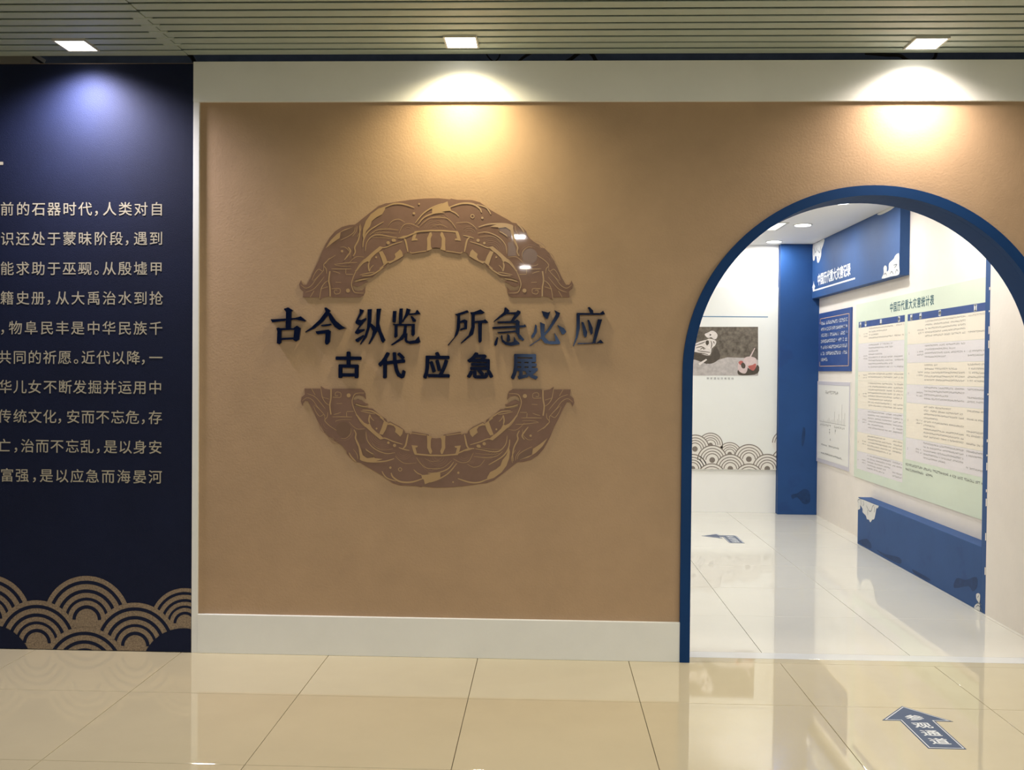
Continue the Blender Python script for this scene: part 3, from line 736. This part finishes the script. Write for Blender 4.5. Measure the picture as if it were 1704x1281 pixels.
A2 = [(1.469, 9.045), (1.640, 9.175), (1.640, 9.095), (1.797, 9.095), (1.797, 8.69), (1.660, 8.69), (1.660, 9.005), (1.640, 9.005), (1.640, 8.915)]
arrow('small slate blue floor arrow sticker bent left, inside the room', A2, .006, '参观通道', ((1.7285, 9.02), (0, 1), (.082, .090, .070)))

# ---- blue column
col = tag(link('column', box_me((2.52, FY-.10, .0005), (XB-.0005, FY-.0005, RC-.0005), .003), 'column_blue'), 'blue painted square column against the far wall', 'column')
M['blotch2'] = mat('dark_column_paint', (.009, .040, .135), .6, .3, var=.3, vscale=25)
cpl = Plane((0, FY-.10, 0), (1, 0, 0), (0, 0, 1), (0, -1, 0))
for q in ([(735, 750), (748, 770), (740, 840), (728, 862), (725, 820)], [(665, 1150), (700, 1140), (740, 1115), (770, 1130), (775, 1190), (740, 1205), (700, 1165), (672, 1175)]):
    child('paint_blotch', solid([closed_smooth([fpx(1130+x/3.557, 500+y/3.557, FY-.10) for x, y in q], 3)], cpl, None, .0008), 'blotch2', col)
# ---- header box
HX = 2.86; HY0, HY1 = 7.93, FY-.10; HZ = 2.336
hb = empty('header_box', 'blue header box under the ceiling with white Chinese title and cloud corners', 'sign', loc=(HX, HY0, HZ))
child('body', box_me((HX, HY0, HZ), (XB-.0005, HY1-.0005, RC-.0005), .002), 'blue', hb)
hpl = sidepl(HX)
yA = 10.29; yB = 9.185; n = 10
for i, ch in enumerate('中国历代重大灾害记录'):
    child('character', text_mesh([(ch, -(yA+(yB-yA)*(i+.5)/n), 2.518, .112, .128, .028)], hpl, None, .002), 'vinyl', hb)
z0 = 2.425
child('underline', solid([[(-10.46, z0), (-9.05, z0), (-9.05, z0-.016), (-10.46, z0-.016)]], hpl, None, .002), 'vinyl', hb)
child('pagoda_mark', solid([[(-10.47, z0), (-10.40, z0), (-10.40, z0+.02), (-10.375, z0+.03), (-10.40, z0+.05), (-10.42, z0+.06), (-10.435, z0+.10), (-10.45, z0+.06), (-10.47, z0+.05), (-10.49, z0+.03), (-10.47, z0+.02)]], hpl, None, .002), 'vinyl', hb)
def cloud(parent, pl, pts, lines_, name='cloud_motif', d=.002):
    c0 = child(name, solid([closed_smooth(pts, 3)], pl, None, d), 'cloud', parent)
    L = []
    for q, wd in lines_: L += ribbon(q, wd)
    if L: child('cloud_outline', solid(L, pl, None, d+.001), 'cloudline', c0)
h5 = lambda x, y: spx(1330+x/6.74, 330+y/6.74, HX)
def clampz(P, zmax, umin=-99, umax=99, zmin=-99): return [(min(max(a, umin), umax), min(max(b, zmin), zmax)) for a, b in P]
cloud(hb, hpl, [(-10.485, 2.915), (-10.30, 2.918), (-10.06, 2.918), (-10.10, 2.86), (-10.16, 2.82), (-10.17, 2.76), (-10.25, 2.70), (-10.31, 2.71), (-10.34, 2.77), (-10.39, 2.78), (-10.42, 2.74), (-10.48, 2.76)],
      [([(-10.44, 2.88), (-10.38, 2.82), (-10.33, 2.87)], .012), ([(-10.30, 2.84), (-10.22, 2.80), (-10.18, 2.86)], .012), ([(-10.45, 2.80), (-10.42, 2.83)], .012), ([(-10.28, 2.77), (-10.24, 2.74)], .01)])
cloud(hb, hpl, clampz([h5(*p) for p in [(930, 900), (950, 840), (948, 780), (965, 752), (985, 770), (985, 820), (1005, 800), (1010, 730), (1060, 680), (1080, 640), (1115, 615), (1124, 640), (1124, 750), (1124, 850), (1030, 875)]], 9, -99, -HY0-.003, HZ+.003),
      [([h5(*p) for p in q], .010) for q in ([(950, 860), (970, 840), (985, 865)], [(1060, 750), (1100, 740), (1070, 780)], [(1020, 850), (1040, 820), (1060, 850)], [(1080, 850), (1095, 800), (1115, 820)])])
cloud(hb, hpl, [(-8.45, 2.921), (-8.02, 2.921), (-8.12, 2.90), (-8.3, 2.895), (-8.42, 2.90)], [])
# ---- ledge box, niche edge strip
LZ = .420
lb = empty('ledge_box', 'long low blue ledge box along the right wall with cloud corners', 'ledge', loc=(XF, YN, 0))
child('body', box_me((XF, YN+.0005, .0005), (XB-.0005, YL, LZ), .002), 'blue', lb)
lpl = sidepl(XF)
l8 = lambda x, y: spx(1420+x/18.3, 810+y/18.3, XF)
cloud(lb, lpl, clampz([l8(*p) for p in [(130, 320), (130, 560), (140, 680), (170, 690), (215, 660), (215, 560), (250, 600), (290, 680), (290, 770), (390, 880), (420, 980), (480, 1000), (525, 1080), (580, 1000), (640, 980), (680, 830), (710, 650), (740, 655), (780, 580), (700, 540), (500, 470), (330, 390), (200, 360)]], LZ-.004, -YL+.004),
      [([l8(*p) for p in q], .007) for q in ([(230, 330), (240, 470), (230, 600)], [(300, 420), (330, 520), (300, 580)], [(400, 560), (440, 640), (500, 740), (560, 720), (590, 600), (640, 560)], [(160, 480), (150, 400), (220, 380)], [(440, 700), (450, 860)], [(640, 600), (660, 700), (640, 780)])])
l7 = lambda x, y: spx(1600+x/5.125, 860+y/5.125, XF)
cloud(lb, lpl, clampz([l7(*p) for p in [(110, 775), (125, 745), (150, 735), (130, 700), (128, 660), (145, 650), (165, 665), (165, 710), (155, 735), (175, 765), (190, 800), (188, 818), (150, 800)]], 9, -99, -YN-.004, .003),
      [([l7(*p) for p in q], .006) for q in ([(125, 770), (145, 755), (165, 775), (180, 812)], [(130, 740), (150, 735), (175, 750)], [(150, 670), (140, 690)])])
M['blotch'] = mat('dark_touch_up_paint', (.014, .048, .155), .6, .3, var=.3, vscale=25)
c4 = lambda x, y: spx(1340+x/3.37, 720+y/3.37, XF)
for q in ([(850, 815), (900, 825), (960, 808), (965, 860), (940, 890), (915, 860), (835, 870)], [(400, 655), (450, 680), (530, 700), (530, 735), (440, 690)], [(600, 765), (650, 790), (700, 820), (690, 828), (620, 795)], [(300, 605), (345, 595), (370, 625), (365, 650), (310, 622)]):
    child('paint_blotch', solid([closed_smooth([c4(*p) for p in q], 3)], lpl, None, .0008), 'blotch', lb)
YS = YN-.055
es = empty('edge_strip', 'tall narrow blue upright strip at the near end of the niche', 'strip', loc=(XF, YN, 0))
child('body', box_me((XF, YS-.0115, .0005), (XB-.0005, YN-.0005, RC-.0005)), 'blue', es)
jag = []
random.seed(5)
z = .25
while z < 2.2:
    hh = random.choice((.012, .02, .05))
    jag.append([(-YS-.001, z), (-YS+.0125, z+.004), (-YS+.0125, z+hh), (-YS-.001, z+hh)])
    z += random.choice((.09, .14, .22, .3))
child('torn_edge', solid(jag, lpl, None, .0015), 'rwhite', es)

# ---- pseudo type for unreadable small print
def marks(x0, x1, yv, hgt, cw, rng, gaps=.08):
    P = []; x = x0
    while x + cw*.8 <= x1:
        if rng.random() > gaps:
            a, b = x+cw*.08, x+cw*.88
            for q in range(2):
                zz = yv + hgt*rng.choice((-.45, -.2, .05, .3))
                P.append([(a, zz), (b, zz), (b, zz+hgt*.16), (a, zz+hgt*.16)])
            xx = x+cw*rng.uniform(.2, .65)
            P.append([(xx, yv-hgt*.5), (xx+cw*.16, yv-hgt*.5), (xx+cw*.16, yv+hgt*.5), (xx, yv+hgt*.5)])
        x += cw
    return P
rng = random.Random(7)
bpl = sidepl(XB)
def rect(u0, u1, v0, v1): return [(u0, v0), (u1, v0), (u1, v1), (u0, v1)]
# blue text board
tb = empty('text_board', 'small indigo wall board with lines of white text and a tan border', 'board', loc=(XB, 9.94, 1.55))
U0_, U1_, V0_, V1_ = -10.48, -9.365, 1.555, 2.172
child('board', box_me((XB-.012, 9.365, 1.555), (XB-.0005, 10.48, 2.172)), 'band', tb)
pb = sidepl(XB-.012)
fr = []
uu0, uu1, vv0, vv1 = U0_+.06, U1_-.06, V0_+.05, V1_-.055
for a in ((uu0, uu1, vv1-.006, vv1), (uu0, uu1, vv0, vv0+.006), (uu0, uu0+.014, vv1-.06, vv1), (uu1-.014, uu1, vv0, vv1), (uu0, uu0+.014, vv0, vv0+.05)): fr.append(rect(*a))
child('border', solid(fr, pb, None, .001), 'tan', tb)
for i in range(7):
    v_ = vv1-.055-i*.064
    child('text_line', solid(marks(uu0+.04, uu1-.05 if i < 6 else uu0+.30, v_, .036, .036, rng, .06), pb, None, .001), 'vinyl', tb)
# chart board
cb = empty('chart_board', 'small white chart board with a lilac border below the indigo board', 'board', loc=(XB, 9.94, .6))
child('board', box_me((XB-.010, 9.375, .585), (XB-.0005, 10.495, 1.448)), 'paper', cb)
pc = sidepl(XB-.010)
child('border', solid([rect(-10.495, -9.375, 1.41, 1.448), rect(-10.495, -9.375, .585, .625), rect(-10.495, -10.465, .625, 1.41), rect(-9.405, -9.375, .625, 1.41)], pc, None, .001), 'lilac', cb)
child('chart_title', solid(marks(-10.2, -9.75, 1.335, .035, .05, rng, 0), pc, None, .001), 'txt2', cb)
P = [rect(-10.40, -10.395, 1.02, 1.28), rect(-10.40, -9.50, 1.02, 1.024)]
for i, hgt in enumerate((.01, .0, .02, .01, .015, .03, .05, .02, .03, .04, .12, .03, .05, .10, .04, .20, .06, .12)):
    P.append(rect(-10.35+i*.048, -10.343+i*.048, 1.024, 1.024+hgt))
child('chart', solid(P, pc, None, .001), 'txt2', cb)
child('axis_labels', solid(marks(-10.38, -9.52, .99, .02, .05, rng, .2)+marks(-10.05, -10.0, .93, .06, .04, rng, 0)+marks(-9.85, -9.8, .94, .05, .04, rng, 0)+marks(-10.02, -9.98, .85, .02, .04, rng, 0), pc, None, .001), 'txt2', cb)
for v_, u1 in ((.78, -9.65), (.69, -9.6)):
    child('caption', solid(marks(-10.33, u1, v_, .018, .03, rng, .1), pc, None, .001), 'txt', cb)

# table board
tbz = empty('table_board', 'large pale green wall board printed with a two part table', 'board', loc=(XB, 7.9, .55))
child('board', box_me((XB-.008, YN+.003, .557), (XB-.0001, 9.238, 2.185)), 'green', tbz)
pt = sidepl(XB-.008)
n = 11; yA, yB = 8.345, 7.398
for i, ch in enumerate('中国历代重大灾害统计表'):
    child('character', text_mesh([(ch, -(yA+(yB-yA)*(i+.5)/n), 2.098, .080, .088, .012)], pt, None, .001), 'mint', tbz)
c3 = lambda x, y: spx(1340+x/4.269, 480+y/4.269, XB-.008)
def col_u(x, y): return c3(x, y)[0]
LU = [col_u(377, 500), col_u(410, 500), col_u(447, 500), col_u(628, 500), col_u(703, 500)]
RU = [col_u(724, 500), col_u(790, 500), col_u(845, 500), col_u(1150, 500), -YN-.004]
zt = c3(540, 215)[1]; zbL = c3(540, 262)[1]
zhT = c3(1000, 140)[1]; zhB = c3(1000, 190)[1]
zt, zb_ = (zt+zhT)/2, (zbL+zhB)/2
child('heading_band', solid([rect(LU[0], LU[4], zb_, zt), rect(RU[0], RU[4], zb_, zt)], pt, None, .0008), 'band', tbz)
hm = []
for x, yy in ((393, 262), (430, 254), (538, 238), (667, 216), (755, 202), (820, 190), (957, 167), (1210, 128)):
    u = col_u(x, yy); hm += marks(u-.028, u+.028, (zt+zb_)/2, .05, .055, rng, 0)
    hm.append(rect(u-.022, u+.022, (zt+zb_)/2-.02, (zt+zb_)/2+.02))
child('heading_marks', solid(hm, pt, None, .0014), 'vinyl', tbz)
def zz(x, y): return c3(x, y)[1]
lrows = [zb_, zz(540, 378), zz(540, 590), zz(540, 660), zz(540, 870), zz(540, 1050), zz(540, 1195), spx(1340+400/3.37, 720+235/3.37, XB-.008)[1]]
lcol = ['rowcream', 'rowlav', 'rowcream', 'rowcream', 'rowlav', 'rowcream', 'rowlav']
rrows = [zb_, zz(1000, 378), zz(1000, 523), zz(1000, 690), zz(1000, 835), zz(1000, 1108), spx(1340+780/3.37, 720+200/3.37, XB-.008)[1]]
rcol = ['rowcream', 'rowlav', 'rowcream', 'rowlav', 'rowcream', 'rowlav']
for US, rows, cols in ((LU, lrows, lcol), (RU, rrows, rcol)):
    for i, cname in enumerate(cols):
        hi, lo = rows[i], rows[i+1]
        row = child('table_row', solid([rect(US[0], US[4], lo+.001, hi-.001)], pt, None, .0006), cname, tbz)
        P = []
        mid = (hi+lo)/2; cw = .018
        P += marks(US[0]+.03, US[0]+.052, mid, .016, cw, rng, 0)
        for dz in (.012, -.012): P += marks(US[1]+.012, US[2]-.02, mid+dz, .012, cw, rng, .1)
        nl = max(2, int((hi-lo-.02)/.029))
        for q in range(nl):
            full = US[3]-.02 if rng.random() > .3 else US[2]+(US[3]-US[2])*rng.uniform(.3, .8)
            P += marks(US[2]+.01, full, hi-.02-q*.0285, .013, cw, rng, .06)
            if rng.random() > (.12 if i > 1 else .45): P += marks(US[3]+.01, US[4]-.012, hi-.02-q*.0285, .013, cw, rng, .06)
        child('row_text', solid(P, pt, None, .0012), 'txt2', row)
P = []
for q, u1 in ((0, -YN-.05), (1, RU[0]+.55)): P += marks(RU[0], u1, rrows[-1]-.04-q*.04, .02, .022, rng, .05)
child('footnote', solid(P, pt, None, .0012), 'txt', tbz)

# ---- far wall graphic board
fp = Plane((0, FY-.03, 0), (1, 0, 0), (0, 0, 1), (0, -1, 0)); FYB = FY-.03
fq = lambda x, y: fpx(x, y, FYB)
bx1 = fq(1294, 600)[0]; bz1 = fq(1240, 478)[1]; bz0 = fq(1220, 781)[1]
gb = empty('graphic_board', 'pale grey wall board with excavation photograph and brown wave border', 'board', loc=(1.5, FYB, bz0))
child('board', box_me((.1, FYB, bz0), (bx1, FY, bz1), .001), 'board', gb)
zl = fq(1240, 527)[1]
child('rule_line', solid([rect(.9, fq(1278, 527)[0], zl-.005, zl+.005)], fp, None, .001), 'blueline', gb)
q1 = lambda x, y: fq(1150+x/11.64, 530+y/11.64)
ph = child('photograph', solid([[q1(-150, 1100), q1(1297, 1103), q1(1297, 160), q1(-150, 160)]], fp, None, .002), 'earth', gb)
def pc_(name, pts, ma, d, sm=True):
    P = [q1(*p) for p in pts]
    child(name, solid([closed_smooth(P, 3) if sm else P], fp, None, d), ma, ph)
pc_('ground', [(-150, 780), (60, 790), (300, 880), (520, 800), (700, 750), (1000, 760), (1297, 800), (1297, 1103), (-150, 1100)], 'sand', .0025, False)
pc_('shadow', [(-150, 660), (60, 650), (250, 710), (380, 720), (430, 600), (480, 540), (540, 640), (560, 760), (430, 860), (300, 870), (120, 800), (-150, 780)], 'shade', .003)
pc_('jar_shadow', [(900, 1010), (960, 960), (1100, 960), (1297, 900), (1290, 1060), (1050, 1100), (920, 1085)], 'shade', .003)
pc_('skull', [(262, 300), (330, 270), (400, 235), (470, 260), (512, 320), (490, 385), (440, 400), (390, 360), (340, 375), (290, 350)], 'bone', .0035)
pc_('ribcage', [(-100, 520), (60, 490), (180, 440), (300, 410), (360, 390), (480, 430), (470, 510), (430, 550), (395, 590), (385, 660), (350, 710), (250, 700), (150, 660), (50, 640), (-100, 600)], 'bone', .0034)
pc_('gap', [(290, 430), (335, 425), (345, 480), (310, 520), (280, 480)], 'shade', .004)
pc_('eye_socket', [(355, 312), (375, 300), (392, 312), (380, 330), (362, 328)], 'shade', .004)
for q in ([(80, 520), (200, 480), (270, 450)], [(90, 570), (200, 545), (280, 590)], [(120, 620), (240, 640), (370, 655)], [(380, 430), (400, 500), (385, 580)], [(170, 600), (230, 570), (250, 610)], [(430, 440), (450, 480)], [(110, 660), (250, 680), (330, 700)]):
    P = [q1(*p) for p in q]; child('rib_line', solid(ribbon(P, .010), fp, None, .0042), 'earth', ph)
pc_('limb_bone', [(140, 870), (290, 780), (310, 800), (170, 905)], 'bone', .004, False)
pc_('stick', [(1130, 740), (1225, 570), (1242, 575), (1160, 740)], 'pot', .004, False)
pc_('jar', [(1010, 830), (1040, 760), (1130, 735), (1240, 760), (1270, 820), (1260, 930), (1200, 1000), (1110, 960), (1080, 900), (1060, 860)], 'pot', .0035)
pc_('jar_stain', [(1105, 920), (1180, 900), (1250, 870), (1250, 950), (1200, 1010), (1130, 970)], 'potred', .004)
pc_('jar_neck', [(905, 900), (930, 830), (1000, 830), (1070, 880), (1090, 980), (1050, 1060), (970, 1050), (910, 990)], 'pot', .0042)
pc_('jar_lip', [(915, 850), (960, 815), (1010, 840), (960, 900)], 'potred', .0046)
pc_('jar_mouth', [(975, 870), (1010, 850), (1050, 900), (1040, 960), (990, 960), (965, 910)], 'shade', .0050)
u0, vz = q1(555, 1160)
child('caption', text_mesh([(ch, q1(325+i*68, 1160)[0], vz, 4.1*FYB/FPX, 4.1*FYB/FPX, .01) for i, ch in enumerate('喇家遗址灾难现场')], fp, None, .001), 'txt', gb)
# waves
q7 = lambda x, y: fq(1140+x/10.65, 700+y/10.65)
FS = FYB/FPX/10.65
cl = [((450, 430, 218), 1), ((790, 590, 210), 1), ((1760, 390, 215), 1), ((175, 500, 255), 2), ((1130, 680, 265), 2), ((1785, 740, 262), 2), ((-190, 690, 262), 2),
      ((480, 695, 265), 3), ((130, 850, 262), 2.5), ((800, 850, 262), 4), ((1455, 850, 262), 4), ((470, 1015, 262), 5), ((1130, 1020, 262), 5), ((-200, 1015, 262), 5)]
for (cx, cyv, R), lay in cl:
    uc, vc = q7(cx, cyv); r = R*FS; d = .0010*lay
    bnd = (.102, bx1-.001, bz0+.001, 9)
    g = clipall([disc(uc, vc, r, 48)], *bnd)
    if not g: continue
    wv = child('wave', solid(g, fp, None, d), 'wcream', gb)
    P = []
    for a, b in ((1.0, .93), (.80, .74), (.62, .56), (.45, .39)): P += ringpolys(uc, vc, r*b, r*a, 0, math.pi, 30)
    P.append(disc(uc, vc, r*.19, 20))
    P = clipall(P, *bnd)
    child('ring_lines', solid(P, fp, None, d+.0005), 'wline', wv)
# scuff marks on the right wall
for pts in ([(1653, 1045), (1664, 1051)], [(1676, 1058), (1684, 1062)]):
    a, b = [spx(*p, XF) for p in pts]
    o = tag(link('scuff', solid(ribbon([a, b], .008), lpl, None, .0008), 'txt2', bpy.data.objects['wall_room_right']))

bpy.data.objects.remove(_fo)
